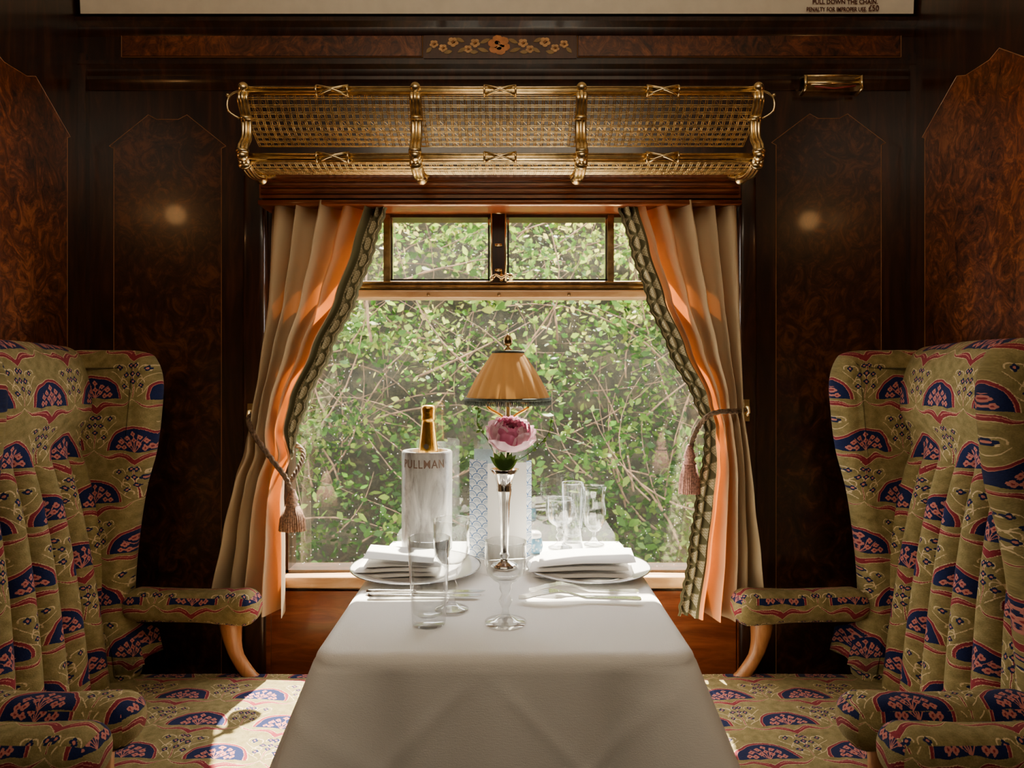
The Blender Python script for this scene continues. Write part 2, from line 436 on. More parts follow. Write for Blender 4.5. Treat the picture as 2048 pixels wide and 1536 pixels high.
def molding(x0,x1,py0,py1,prot,mat,lip=None):
    b=B(); z1=Z(py0,WY-prot); z0=Z(py1,WY-prot)
    pr=[(0,z1),(prot,z1),(prot,z1-(z1-z0)*.25),(prot*.55,z1-(z1-z0)*.5),(prot*.45,z0+(z1-z0)*.15),(prot*.3,z0),(0,z0)]
    b.prism(pr,lambda p:(x0,WY-p[0],p[1]),lambda p:(x1,WY-p[0],p[1]))
    return trim(b.make('trim',mat,True,30))
molding(XL,XR,33,66,.03,MAH); molding(XL,XR,120,150,.022,MAH); molding(XL,XR,152,178,.012,MAH)
b=B(); z1,z0=Z(66,1.855),Z(121,1.855)
b.box(XL,XR,1.852,WY,z0,z1); trim(b.make('t',MAH,False))
b=B()
for a,c in ((245,843),(1157,1800)):
    b.box(X(a,1.85),X(c,1.85),1.849,1.8515,Z(112,1.85),Z(72,1.85))
trim(b.make('t',BURLS,False))
b=B(); b.box(X(847,1.85),X(1153,1.85),1.849,1.8515,Z(117,1.85),Z(69,1.85)); trim(b.make('t',wood('marquetry_ground',(.04,.010,.003),(.07,.020,.006),(.11,.032,.010)),False))
def frame_lines(b,pts,fp,w=.0016,h=.0012):
    n=len(pts)
    for i in range(n):
        p,q=Vector(fp(pts[i])),Vector(fp(pts[(i+1)%n])); b.tube([p,q],w,4)
b=B()
for a,c in ((243,845),(1155,1802)):
    frame_lines(b,[(a,70),(c,70),(c,114),(a,114)],lambda p:(X(p[0],1.85),1.850,Z(p[1],1.85)),.0012)
trim(b.make('t',STRING,False))
b=B(); dm=1.848
def flower(cx,cy,r,n=5):
    for k in range(n):
        a=2*pi*k/n+.3; c=(cx+math.cos(a)*r*.6,cy+math.sin(a)*r*.6)
        pts=[(c[0]+math.cos(a+t)*r*.55,c[1]+math.sin(a+t)*r*.42) for t in [2*pi*j/8 for j in range(8)]]
        f=lambda p,y:(X(p[0],dm),y,Z(p[1],dm))
        b.prism(pts,lambda p:f(p,dm-.0005*(k%2)),lambda p:f(p,dm+.004))
def leafq(cx,cy,a,L,w):
    pts=[]
    for t in (-1,-.5,0,.5,1):
        pts.append((t*L,-w*(1-t*t)))
    for t in (.5,0,-.5): pts.append((t*L,w*(1-t*t)))
    pts=[(cx+p[0]*math.cos(a)-p[1]*math.sin(a),cy+p[0]*math.sin(a)+p[1]*math.cos(a)) for p in pts]
    b.prism(pts,lambda p:(X(p[0],dm),dm-.0003,Z(p[1],dm)),lambda p:(X(p[0],dm),dm+.004,Z(p[1],dm)))
b.cur=0
flower(998,90,20,6); b.cur=1; flower(998,90,10,5)
for s in (-1,1):
    for dx,dy,r in ((48,-4,9),(62,8,8),(92,-6,10),(112,6,8),(130,-2,8)):
        b.cur=1; flower(998+s*dx,90+dy,r,5); b.cur=0; flower(998+s*dx,90+dy,r*.4,4)
    b.cur=2
    for dx,dy,a,L in ((28,-8,.4,11),(32,10,-.3,12),(74,10,.5,10),(78,-10,-.4,10),(102,14,.2,9),(140,10,.8,8),(50,14,0,9)):
        leafq(998+s*dx,90+dy,a*s,L,4)
mq=b.make('trim',[MARQ,MARQ2,MARQG],False); trim(mq)
def pagoda(c0,c1,zs,zt,zb,face,inset=0,mats=(BURL,STRING)):
    w=c1-c0
    def outline(o):
        return [(c0+o,zb+o),(c1-o,zb+o),(c1-o,zs-o*.5),(c1+.012-o,zs+.006-o*.5),(c0+w*.68,zt-o),(c0+w*.60,zt-.012-o),(c0+w*.40,zt-.012-o),(c0+w*.32,zt-o),(c0-.012+o,zs+.006-o*.5),(c0+o,zs-o*.5)]
    b=B(); b.prism(outline(0),lambda p:face(p[0],p[1],.001),lambda p:face(p[0],p[1],-.004)); trim(b.make('t',mats[0],False))
    b=B(); frame_lines(b,outline(0.0),lambda p:face(p[0],p[1],.0008),.0010); trim(b.make('t',mats[1],False))
fb=lambda c,z,o:(c,WY-o,z)
pagoda(X(228,WY),X(443,WY),Z(297,WY),Z(230,WY),.35,fb)
pagoda(X(1552,WY),X(1762,WY),Z(290,WY),Z(228,WY),.35,fb)
pagoda(1.42,1.795,1.785,1.89,.5,lambda c,z,o:(XL+o,c,z),0,(BURLS,STRING))
pagoda(1.40,1.80,1.785,1.89,.5,lambda c,z,o:(XR-o,c,z),0,(BURLS,STRING))
for x0,x1 in ((XL,X(180,WY)),(X(1812,WY),XR)):
    b=B(); b.box(x0,x1,WY-.02,WY,0,2.02); o=b.make('t',MAH,False); trim(o)
for a,c in ((487,531),(1478,1512)):
    o=rbox('t',X(a,1.84),X(c,1.84),1.83,1.862,.0,Z(350,1.84),.008,MAH,6); trim(o)
x0,x1=X(524,1.79),X(1476,1.79)
b=B()
b.box(x0,x1,1.77,1.86,Z(398,1.78),Z(350,1.78)); trim(b.make('t',MAHR,False))
b=B()
for i in range(3):
    z=Z(362+i*12,1.77); b.tube([(x0+.005,1.768,z),(x1-.005,1.768,z)],.0035,6)
trim(b.make('t',MAHR,True))
o=rbox('t',x0,x1,1.755,1.86,Z(411,1.76),Z(399,1.76),.005,MAHR,4); trim(o)
b=B(); b.box(X(545,WY),X(1470,WY),1.852,1.86,.2,Z(1182,1.855)); trim(b.make('t',MAHR,False))
o=rbox('t',X(548,1.83),X(1468,1.83),1.825,1.90,Z(1178,1.83),Z(1152,1.83),.008,SILL,4); trim(o)
for px in (520,1475):
    b=B(); b.box(X(px,1.85),X(px+22,1.85),1.845,1.86,.2,.62); trim(b.make('t',MAHR,False))
# ------------------------------------------------------------ window
GY=1.90
parts=[]
b=B()
b.box(ox0-.001,ox0+.02,1.865,1.935,oz0,oz1); b.box(ox1-.02,ox1+.001,1.865,1.935,oz0,oz1)
b.box(ox0,ox1,1.865,1.935,oz1-.025,oz1+.001); b.box(ox0,ox1,1.865,1.935,oz0-.001,oz0+.012)
parts.append(b.make('frame',MAH,False))
b=B(); zt0,zt1=Z(580,1.88),Z(564,1.88); b.box(ox0,ox1,1.862,1.93,zt0,zt1); b.tube([(ox0,1.86,zt1-.004),(ox1,1.86,zt1-.004)],.004,8); b.tube([(ox0,1.86,zt0+.006),(ox1,1.86,zt0+.006)],.004,8)
parts.append(b.make('transom',BRASSD,True,40))
o=rbox('transom_rail',ox0,ox1,1.858,1.93,Z(597,1.87),Z(580,1.87),.004,SILL,4); parts.append(o)
for px in (857,998,1138):
    b=B(); c=(X(px,1.858),1.857,Z(589,1.858)); b.sphere(c,.0045); parts.append(b.make('screw',BRASSD))
def pane(nm,xa,xb,y,za,zb): return obj(nm,[(xa,y,za),(xb,y,za),(xb,y,zb),(xa,y,zb)],[(0,1,2,3)],WGLASS,False)
parts.append(pane('glass_pane',ox0,ox1,GY,oz0,Z(592,1.9)))
parts.append(pane('glass_pane',ox0,ox1,GY+.012,Z(572,1.9),oz1))
for a,c in ((782,980),(1014,1214)):
    x0,x1=X(a,1.885),X(c,1.885); z0,z1=Z(564,1.885),Z(430,1.885); w=.0055
    b=B(); b.box(x0,x1,1.878,1.892,z1-w,z1+.001); b.box(x0,x1,1.878,1.892,z0,z0+w*1.3); b.box(x0,x0+w,1.878,1.892,z0,z1); b.box(x1-w,x1,1.878,1.892,z0,z1)
    f=b.make('vent_frame',SILVER,False)
    parts+= [f,pane('vent_pane',x0,x1,1.885,z0,z1)]
b=B()
for a,c in ((768,781),(1215,1227)):
    b.box(X(a,1.87),X(c,1.87),1.862,1.92,Z(566,1.87),Z(425,1.87))
b.box(ox0,ox1,1.862,1.92,Z(430,1.87),Z(416,1.87))
parts.append(b.make('vent_surround',BRASSD,False))
b=B(); b.box(X(981,1.86),X(1013,1.86),1.852,1.90,Z(566,1.86),Z(416,1.86)); parts.append(b.make('mullion',MAH,False))
b=B()
for px in (983,1011): b.tube([(X(px,1.85),1.852,Z(562,1.85)),(X(px,1.85),1.852,Z(418,1.85))],.0025,8)
for py in (425,490,540): b.tube([(X(990,1.85),1.85,Z(py,1.85)),(X(1004,1.85),1.85,Z(py,1.85))],.004,8)
parts.append(b.make('mullion_beading',BRASS))
b=B(); yy=1.838
b.tube([(X(px,yy),yy,Z(py,yy)) for px,py in ((984,556),(992,549),(1003,556),(1013,549),(1022,553))],[.005,.004,.006,.004,.005],8)
b.tube([(X(1003,yy),yy+.02,Z(540,yy)),(X(1003,yy),yy,Z(560,yy))],.005,8); b.sphere((X(1022,yy),yy,Z(551,yy)),.006); b.sphere((X(984,yy),yy,Z(556,yy)),.006)
parts.append(b.make('latch',BRASS))
thing('window_1',(0,WY+.04,oz0),parts,kind='structure')
# ------------------------------------------------------------ luggage rack
x0,x1=-.592,.562
A=(1.585,Z(182,1.585)); Bp=(1.59,Z(315,1.59))
def interp(pts,n):
    P=[Vector(p) for p in pts]; out=[]; m=len(P)-1
    for i in range(n+1):
        t=i/n*m; k=min(int(t),m-1); f=t-k
        p0=P[max(k-1,0)];p1=P[k];p2=P[k+1];p3=P[min(k+2,m)]
        out.append(.5*((2*p1)+(p2-p0)*f+(2*p0-5*p1+4*p2-p3)*f*f+(3*p1-p0-3*p2+p3)*f**3))
    return out
net1=interp([A,(1.600,1.79),(1.635,1.755),(1.69,1.728)],14)
net2=interp([Bp,(1.60,1.662),(1.64,1.655),(1.70,1.665),(1.77,1.685)],10)
def net(prof,xa,xb,pitch=.0160):
    b=B(); n=int((xb-xa)/pitch); r=.0012
    for i in range(n+1):
        x=xa+(xb-xa)*i/n
        for dx in (-.0021,.0021): b.tube([(x+dx,p[0],p[1]) for p in prof],r,4)
    cum=[0]
    for i in range(len(prof)-1): cum.append(cum[-1]+(prof[i+1]-prof[i]).length)
    L=cum[-1]; m=int(L/pitch*1.05)
    def at(s):
        for i in range(len(prof)-1):
            if s<=cum[i+1]: 
                f=(s-cum[i])/(cum[i+1]-cum[i]); return prof[i].lerp(prof[i+1],f)
        return prof[-1]
    for j in range(m+1):
        for ds in (-.0021,.0021):
            p=at(max(0,min(L,j*L/m+ds))); b.tube([(xa,p[0]-.0008,p[1]),(xb,p[0]-.0008,p[1])],r,4)
    for j in range(m):
        pa=at(j*L/m);pb=at((j+1)*L/m)
        for i in range(n):
            xx=xa+(xb-xa)*i/n; w=(xb-xa)/n
            if (i+j)%2: b.add([(xx,pa[0],pa[1]),(xx+w*.10,pa[0],pa[1]),(xx+w,pb[0],pb[1]),(xx+w*.90,pb[0],pb[1])],[(0,1,2,3)])
    return b
parts=[]
o=net(net1,x0,x1).make('upper_net',BRASS,False); parts.append(o)
o=net(net2,x0,x1).make('lower_net',BRASS,False); parts.append(o)
for nm,(yy,zz) in (('top_rail',A),('front_rail',Bp)):
    b=B(); b.tube([(x0,yy,zz),(x1,yy,zz)],.0075,10)
    for a in (0.6,2.2,3.6,5.0):
        b.tube([(x0,yy+.0075*math.cos(a),zz+.0075*math.sin(a)),(x1,yy+.0075*math.cos(a),zz+.0075*math.sin(a))],.0028,6)
    for px in (665,1000,1325):
        xc=X(px,1.585)
        for s in (-1,1):
            b.tube([(xc+t*.035,yy-.0125*math.cos(t*pi*.45),zz+s*t*.011) for t in [-1,-.6,-.2,.2,.6,1]],.003,6)
            b.tube([(xc+s*.035,yy+.012*math.cos(q),zz+.012*math.sin(q)) for q in [i*pi/5 for i in range(11)]],.0025,5)
    parts.append(b.make(nm,BRASS))
bp=interp([(1.59,A[1]+.008),(1.578,1.80),(1.60,1.765),(1.60,1.72),(1.578,1.69),(1.585,1.662),(1.64,1.645),(1.72,1.66),(1.80,1.69),(1.858,1.70)],40)
for px in (497,831,1163,1502):
    xc=X(px,1.585); b=B()
    if px==497: xc=x0
    if px==1502: xc=x1
    for dx in (-.008,0,.008): b.tube([(xc+dx,p[0]-(.003 if dx==0 else 0),p[1]) for p in bp],.0052,8)
    for i in (1,9,19,23,30):
        p=bp[i]; q=bp[i+1]; t=(q-p).normalized()
        b.tube([(xc,p[0]-t[0]*.004,p[1]-t[1]*.004),(xc,p[0]+t[0]*.004,p[1]+t[1]*.004)],.0145,14)
    b.sphere((xc,1.582,A[1]+.006),.0125); b.sphere((xc,1.578,Bp[1]),.0135)
    parts.append(b.make('bracket',BRASS))
for s,xc in ((-1,x0),(1,x1)):
    b=B(); b.tube(interp([(xc,1.585,A[1]),(xc+s*.022,1.585,A[1]-.004),(xc+s*.036,1.585,A[1]-.02),(xc+s*.034,1.585,A[1]-.045),(xc+s*.012,1.59,A[1]-.06)],16),.0025,6); b.sphere((xc+s*.036,1.585,A[1]-.01),.0045)
    parts.append(b.make('hook',BRASS))
thing('luggage_rack',(0,1.84,1.66),parts,'brass luggage rack with woven lattice basket above the window','luggage rack')
# ------------------------------------------------------------ emergency handle
yy=1.835; b=B()
b.box(X(1610,yy),X(1728,yy),1.842,1.862,Z(180,yy),Z(150,yy)); o1=b.make('back_plate',BRASSD,False)
b=B(); b.tube([(X(1612,1.82),1.82,Z(166,1.82)),(X(1722,1.82),1.82,Z(166,1.82))],.006,10)
b.tube([(X(1608,1.82),1.82,Z(152,1.82)),(X(1728,1.82),1.82,Z(150,1.82))],.003,8)
for px in (1610,1722):
    b.tube([(X(px,1.82),1.845,Z(150,1.82)),(X(px,1.82),1.815,Z(155,1.82)),(X(px,1.82),1.815,Z(178,1.82)),(X(px,1.82),1.845,Z(182,1.82))],.005,8)
o2=b.make('handle_bar',BRASS)
b=B(); b.tube([(X(1630,1.812),1.812,Z(172,1.81)),(X(1668,1.81),1.812,Z(176,1.81)),(X(1712,1.81),1.812,Z(171,1.81))],.0025,6); o3=b.make('chain',simple('red_cord',(.25,.03,.02),.6))
thing('emergency_chain_handle',(X(1668,1.84),1.85,Z(180,1.84)),[o1,o2,o3],'brass emergency pull handle with red chain on wood wall','emergency handle')
def place_text(me,loc,mat,name):
    me.transform(Matrix.Rotation(pi/2,4,'X')); me.transform(Matrix.Translation(loc)); me.materials.clear(); me.materials.append(mat)
    o=bpy.data.objects.new(name,me); COL.objects.link(o); return o
t1=place_text(text('PULL DOWN THE CHAIN.',.0165,(1755-1625)*1.83/K,offset=.0003),(X(1690,1.83),1.829,Z(8,1.83)),INK,'notice_line')
t2=place_text(text('PENALTY FOR IMPROPER USE.',.0155,(1733-1613)*1.83/K,offset=.0003),(X(1673,1.83),1.829,Z(23,1.83)),INK,'notice_line')
t3=place_text(text('£50',.021,(1757-1736)*1.83/K,offset=.0003),(X(1747,1.83),1.829,Z(22,1.83)),INK,'notice_line')
thing('emergency_notice',(X(1690,1.83),1.83,Z(26,1.83)),[t1,t2,t3],'dark red lettering notice on cream ceiling cove','sign')
# ------------------------------------------------------------ curtains
def li(tab,y):
    if y<=tab[0][0]: return tab[0][1]
    for (a,b_),(c,d_) in zip(tab,tab[1:]):
        if y<=c:
            f=(y-a)/(c-a); f=f*f*(3-2*f)*.5+f*.5; return b_+(d_-b_)*f
    return tab[-1][1]
def curtain(side,outer,inner,botO,botI,tie,n,ph):
    dC=1.80; ytop=408
    lw=34
    def pos(u,v,extra=0):
        yb=botO+(botI-botO)*min(u,1); py=ytop+(yb-ytop)*v
        xo=li(outer,py); xi=li(inner,py)
        g=math.exp(-((py-tie)/70)**2)
        L=lw*(1-.35*g)*(1 if side<0 else -1)
        if side<0:
            q=max(0,min(1,(py-860)/60)); L*=1-.97*q*q*(3-2*q)
        xin=xi-L
        if u<=1:
            uu=u+.035*math.sin(2*pi*n*u+ph)*(1-g)
            px=xo+(xin-xo)*uu
        else: px=xin+L*(u-1)
        amp=.030*(1-.35*g)+.012*max(0,(py-tie)/300)
        w=math.sin(2*pi*n*u+ph+.6*math.sin(v*3))+.35*math.sin(2*pi*n*1.7*u+2*ph+v*2)
        tap=1 if u<=1 else max(0,1-(u-1)*.7)
        dd=dC-.014+amp*w*tap*.8 - .012*g
        bulge=.02*math.exp(-((py-tie-70)/60)**2); dd-=bulge*.3
        dd=min(dd,1.832)
        return (X(px,dC),dd,Z(py,dC))
    nu,nv=150,110
    body=surf('curtain_panel',lambda u,v:pos(u,v),nu,nv,CURT,lambda u,v:(u,v))
    def lp(u,v):
        if side<0: v*=.62
        p=pos(1+u,v); q=Vector(p)
        if u>.8: q.x+= (.0018*math.sin(v*230))
        return (q.x,q.y-.002,q.z)
    lc=surf('lace_edging',lp,8,260,LACE,lambda u,v:(u,v*(1.05 if side>0 else .65)))
    return body,lc
LO=[(408,538),(600,532),(750,516),(830,503),(900,492),(960,470),(1060,446),(1180,422)]
LI=[(408,778),(500,752),(600,716),(700,668),(800,622),(860,603),(900,594),(950,580),(1000,575),(1100,577),(1225,578)]
bl,ll=curtain(-1,LO,LI,1180,1228,900,4.6,.6)
RO=[(408,1475),(600,1478),(820,1482),(900,1492),(1000,1502),(1100,1514),(1250,1526)]
RI=[(408,1232),(500,1258),(600,1290),(700,1332),(800,1382),(850,1402),(900,1400),(1000,1385),(1100,1372),(1225,1352)]
br,lr=curtain(1,RO,RI,1235,1226,860,4.6,2.0)
def rope(pts,r=.0065):
    b=B(); P=interp(pts,40)
    for ph in (0,2*pi/3,4*pi/3):
        Q=[]
        for i,p in enumerate(P):
            a=i*.9+ph; Q.append(p+Vector((math.cos(a)*.0035,0,math.sin(a)*.0035)))
        b.tube(Q,.004,6)
    return b.make('tieback_cord',ROPE)
def tassel(px,py0,py1,dd,mat,w):
    b=B(); x=X(px,dd); zt=Z(py0,dd); zb=Z(py1,dd); h=zt-zb
    b.lathe([(.002,h),(.006,h*.98),(.009,h*.9),(.013,h*.8),(.015,h*.74),(.011,h*.68),(.015,h*.64),(.017,h*.6)],(x,dd,zb),20)
    for k in range(34):
        a=2*pi*k/34; rr=w*(1+.1*random.random())
        b.tube([(x+math.cos(a)*.013,dd+math.sin(a)*.013,zb+h*.63),(x+math.cos(a)*rr*.9,dd+math.sin(a)*rr*.7,zb+h*.3),(x+math.cos(a)*rr,dd+math.sin(a)*rr*.7,zb+h*.02*random.random())],.0024,5)
    b.lathe([(.002,0),(w*.8,.002),(.011,h*.63)],(x,dd,zb),16)
    return b.make('tassel',mat)
cl=rope([(X(505,1.84),1.84,Z(828,1.84)),(X(500,1.78),1.77,Z(840,1.78)),(X(512,1.75),1.74,Z(870,1.75)),(X(545,1.745),1.733,Z(915,1.745)),(X(575,1.745),1.733,Z(955,1.745)),(X(583,1.745),1.74,Z(985,1.745))])
cl2=rope([(X(583,1.745),1.745,Z(960,1.745)),(X(600,1.77),1.77,Z(930,1.77)),(X(604,1.80),1.80,Z(900,1.80)),(X(560,1.845),1.845,Z(870,1.845)),(X(507,1.85),1.85,Z(830,1.85))])
tl=tassel(585,978,1062,1.74,TASS,.030)
cr=rope([(X(1490,1.84),1.84,Z(820,1.84)),(X(1470,1.76),1.75,Z(822,1.76)),(X(1425,1.745),1.735,Z(826,1.745)),(X(1398,1.75),1.74,Z(848,1.75)),(X(1384,1.745),1.74,Z(880,1.745)),(X(1382,1.745),1.74,Z(900,1.745))])
tr=tassel(1379,888,988,1.74,TASSP,.024)
thing('curtain',(X(500,1.8),1.80,Z(1225,1.8)),[bl,ll,cl,cl2,tl],'beige silk curtain with lace edging tied back with tasselled cord','curtain','window curtains')
thing('curtain',(X(1440,1.8),1.80,Z(1245,1.8)),[br,lr,cr,tr],'beige silk curtain with lace edging tied back with pink tassel','curtain','window curtains')
for px,py in ((505,828),(1489,820)):
    b=B(); x=X(px,1.84); z=Z(py,1.84); b.box(x-.007,x+.007,1.822,1.832,z-.028,z+.028)
    b.tube([(x,1.83,z+.01),(x,1.81,z+.008),(x,1.805,z-.005),(x,1.815,z-.012)],.004,8)
    o=b.make('curtain_hook',BRASS,True,40); solo(o,(x,1.83,z),'small brass tieback hook on window post','hook','curtain hooks')
# ------------------------------------------------------------ armchairs
def chair(fx,lab):
    P=[]
    def fl(o,axes,off=(0,0)):
        if fx(1)<fx(0):
            bm=bmesh.new(); bm.from_mesh(o.data); bmesh.ops.recalc_face_normals(bm,faces=bm.faces); bm.to_mesh(o.data); bm.free()
        proj_uv(o,axes,off); return o
    def sf(p):
        x,y,z=p
        c=.014*max(0,1-((y-1.445)/.33)**2)*max(0,1-((x+.70)/.32)**2)
        return (fx(x),y,z+(c if z>.40 else 0))
    o=rbox('seat',-1.02,-.42,1.14,1.765,.30,.447,.045,FAB,26,sf); P.append(fl(o,(0,1),(.03,.055)))
    o=rbox('seat_rail',-1.04,-.45,1.15,1.755,.24,.32,.01,LWOOD,4,lambda p:(fx(p[0]),p[1],p[2])); P.append(o)
    prof=interp([(-.945,.43),(-.950,.52),(-.958,.62),(-.972,.75),(-.992,.88),(-1.015,.99),(-1.010,1.045),(-.988,1.10),(-.994,1.17),(-1.018,1.225),(-1.06,1.25),(-1.095,1.235),(-1.108,1.18),(-1.108,.9),(-1.108,.43)],100)
    nu=161; nv=101; vs=[]
    for j in range(nv):
        x,z=prof[j]
        front=1 if j<72 else 0
        w=max(0,min(1,(1.035-z)/.07))*front
        for i in range(nu):
            y=1.20+.49*i/(nu-1)
            sl=(z-1.03)*.10*((y-1.445)/.25)
            k=abs(math.sin(pi*(y-1.445+sl)/.062))**.6
            dx=w*(.042*(k-.7))
            hb=.012*math.sin(pi*i/(nu-1))*front
            vs.append((fx(x+dx+hb),y,z+ (.006*math.sin(pi*i/(nu-1)) if z>1.2 else 0)))
    fs=[(j*nu+i,j*nu+i+1,(j+1)*nu+i+1,(j+1)*nu+i) for j in range(nv-1) for i in range(nu-1)]
    o=obj('backrest',vs,fs,FAB); P.append(fl(o,(1,2),(.065,.03)))
    wout=[(-1.10,1.20),(-1.07,1.238),(-.98,1.242),(-.885,1.238),(-.856,1.215),(-.843,1.165),(-.846,1.10),(-.858,1.00),(-.884,.90),(-.902,.78),(-.912,.66),(-.910,.55),(-.905,.44),(-1.06,.44),(-1.10,.7)]
    for yc in (1.72,1.175):
        R=interp(wout+[wout[0]],90)[:-1]; n=len(R); cx=sum(p[0] for p in R)/n; cz=sum(p[1] for p in R)/n
        rings=[]; r=.038; hw=.045
        for a in [i*pi/10 for i in range(11)]:
            off=-r*(1-math.sin(a)); yy=-math.cos(a)*hw
            ring=[]
            for i in range(n):
                t=(R[(i+1)%n]-R[i-1]).normalized(); nn=Vector((t[1],-t[0]))
                c=R[i]; nn=nn if nn.dot(c-Vector((cx,cz)))>0 else -nn
                q=c+nn*off; ring.append((fx(q[0]),yc+yy,q[1]))
            rings.append(ring)
        vs=[p for rg in rings for p in rg]; m=len(rings)
        fs=[(j*n+i,j*n+(i+1)%n,(j+1)*n+(i+1)%n,(j+1)*n+i) for j in range(m-1) for i in range(n)]
        fs.append(tuple(range(n))); fs.append(tuple((m-1)*n+i for i in range(n)))
        o=obj('wing',vs,fs,FAB)
        bm=bmesh.new(); bm.from_mesh(o.data); big=[f for f in bm.faces if len(f.verts)>10]; bmesh.ops.triangulate(bm,faces=big)
        bmesh.ops.recalc_face_normals(bm,faces=bm.faces); bm.to_mesh(o.data); bm.free()
        uo=(.100 if fx(1)>fx(0) else .115)
        proj_uv(o,(0,2),(uo,.02)); P.append(o)
    for yc in (1.72,1.16):
        def af(p):
            x,y,z=p; t=(x+.93)/.33
            s=1+.10*math.sin(max(0,min(1,(t-.6)/.4))*pi*.6)-.06*math.sin(t*pi)
            y=yc+(y-yc)*s; z=.625+(z-.625)*s-.008*t
            return (fx(x),y,z)
        o=rbox('armrest',-.93,-.602,yc-.045,yc+.045,.585,.664,.037,FAB,16,af)
        P.append(fl(o,None,(.05,.02)))
        b=B()
        pts=interp([(fx(-.675),yc,.60),(fx(-.672),yc,.55),(fx(-.660),yc,.50),(fx(-.632),yc,.455),(fx(-.600),yc,.415),(fx(-.60),yc,.33)],14)
        b.tube(pts,[.028,.028,.026,.023,.02,.018,.016,.016,.016,.016,.016,.017,.018,.02,.02],10)
        P.append(b.make('arm_post',LWOOD))
    for x in (-1.03,-.48):
        for y in (1.18,1.72):
            b=B(); b.lathe([(.014,0),(.018,.03),(.014,.06),(.022,.18),(.026,.25)],(fx(x),y,0),14); P.append(b.make('leg',LWOOD))
    e=thing('armchair',(fx(-.75),1.445,0),P,lab,'armchair','dining armchairs'); return e
cL=chair(lambda x:x,'high winged armchair in olive, navy and wine floral moquette beside table')
cR=chair(lambda x:-x-.055,'high winged armchair in olive, navy and wine floral moquette facing table')
copy_thing(cL,(0,-.663,0),'neighbouring floral moquette armchair, padded arm showing')
copy_thing(cR,(0.015,-.663,0),'neighbouring floral moquette armchair, padded arm showing')
# ------------------------------------------------------------ table & cloth
TZ=.75
b=B(); b.box(-.28,.27,1.13,1.84,.712,.740); o1=b.make('table_top',LWOOD,False)
b=B(); b.tube([(0,1.3,.715),(0,1.3,.03)],.03,12); b.tube([(0,1.3,.03),(0,1.3,.0)],.12,20); b.box(-.03,.03,1.3,1.82,.66,.715); o2=b.make('pedestal',BRASSD,True,30)
thing('dining_table',(0,1.5,0),[o1,o2],'narrow wooden dining table covered by a white cloth','table')
def cloth():
    hx0,hx1=-.309,.301; y0,y1=1.092,1.848; rc=.050
    per=[]
    def arc(cx,cy,a0,a1,n):
        for i in range(n+1):
            a=a0+(a1-a0)*i/n; per.append((cx+rc*math.cos(a),cy+rc*math.sin(a),math.cos(a),math.sin(a)))
    def line(xa,ya,xb,yb,nx,ny,n):
        for i in range(1,n): t=i/n; per.append((xa+(xb-xa)*t,ya+(yb-ya)*t,nx,ny))
    arc(hx0+rc,y0+rc,pi,1.5*pi,20); line(hx0+rc,y0,hx1-rc,y0,0,-1,80)
    arc(hx1-rc,y0+rc,1.5*pi,2*pi,20); line(hx1,y0+rc,hx1,y1-.01,1,0,70)
    line(hx1,y1,hx0,y1,0,1,50)
    line(hx0,y1-.01,hx0,y0+rc,-1,0,70)
    n=len(per); cx,cy=-.003,1.47
    rings=[]
    R=.022
    def sh(p,d): return (p[0]-p[2]*d,p[1]-p[3]*d)
    def crease(a,w): 
        a=abs((a+.5)%1-.5); return math.exp(-(a/w)**2)
    for s in [i/40 for i in range(1,41)]:
        ring=[]
        for p in per:
            q=sh(p,R); x=cx+(q[0]-cx)*s; y=cy+(q[1]-cy)*s
            ring.append((x,y,TZ+.0008*math.sin(x*23+y*17)*(1-s**4)))
        rings.append(ring)
    for k in range(1,9):
        a=k/8*pi/2*.92
        rings.append([sh(p,R*(1-math.sin(a)))+(TZ-R*(1-math.cos(a)),) for p in per])
    z0=TZ-R*(1-math.cos(pi/2*.92))
    drop=.30
    for k in range(1,61):
        t=k/60; ring=[]
        for i,p in enumerate(per):
            x,y,nx,ny=p
            back=max(0,min(1,(y-1.70)/.1))
            dl=math.hypot(x-hx0-.015,y-y0-.015); dr=math.hypot(x-hx1+.015,y-y0-.015)
            wl=math.exp(-(dl/.055)**2); wr=math.exp(-(dr/.055)**2)
            ww=wl+wr
            fl=.098*ww*t**.9
            fold=(.007*math.sin(x*27+1.3)+.003*math.sin(x*57+2))*t if ny<-.5 else (.010*math.sin(y*36))*t
            if ny<-.5:
                fold+=.0016*crease((x+t*drop)*3.1+.12,.05)+.0016*crease((x-t*drop)*3.1+.12,.05)
            vall=-.026*t**.8*(math.exp(-((min(dl,dr)-.115)/.032)**2)) 
            base=.001+.023*t
            o_=(base+fl+fold*min(1,t*6)+vall)*(1-back)
            dx,dy=nx,ny
            if ww>.05:
                sx=-1 if wl>wr else 1
                dx=nx*(1-ww*.8)+sx*.8*ww; dy=ny*(1-ww*.5)-.45*ww
            ring.append((x+dx*o_,y+dy*o_,z0-drop*t))
        rings.append(ring)
    vs=[(cx,cy,TZ)]+[q for r in rings for q in r]; fs=[(0,1+i,1+(i+1)%n) for i in range(n)]
    for j in range(len(rings)-1):
        for i in range(n): fs.append((1+j*n+i,1+(j+1)*n+i,1+(j+1)*n+(i+1)%n,1+j*n+(i+1)%n))
    o=obj('tablecloth',vs,fs,LINEN)
    bm=bmesh.new(); bm.from_mesh(o.data); bmesh.ops.recalc_face_normals(bm,faces=bm.faces); bm.to_mesh(o.data); bm.free()
    return solo(o,(0,1.47,.44),'white linen tablecloth draped over the dining table','tablecloth')
cloth()
T=TZ+.0015
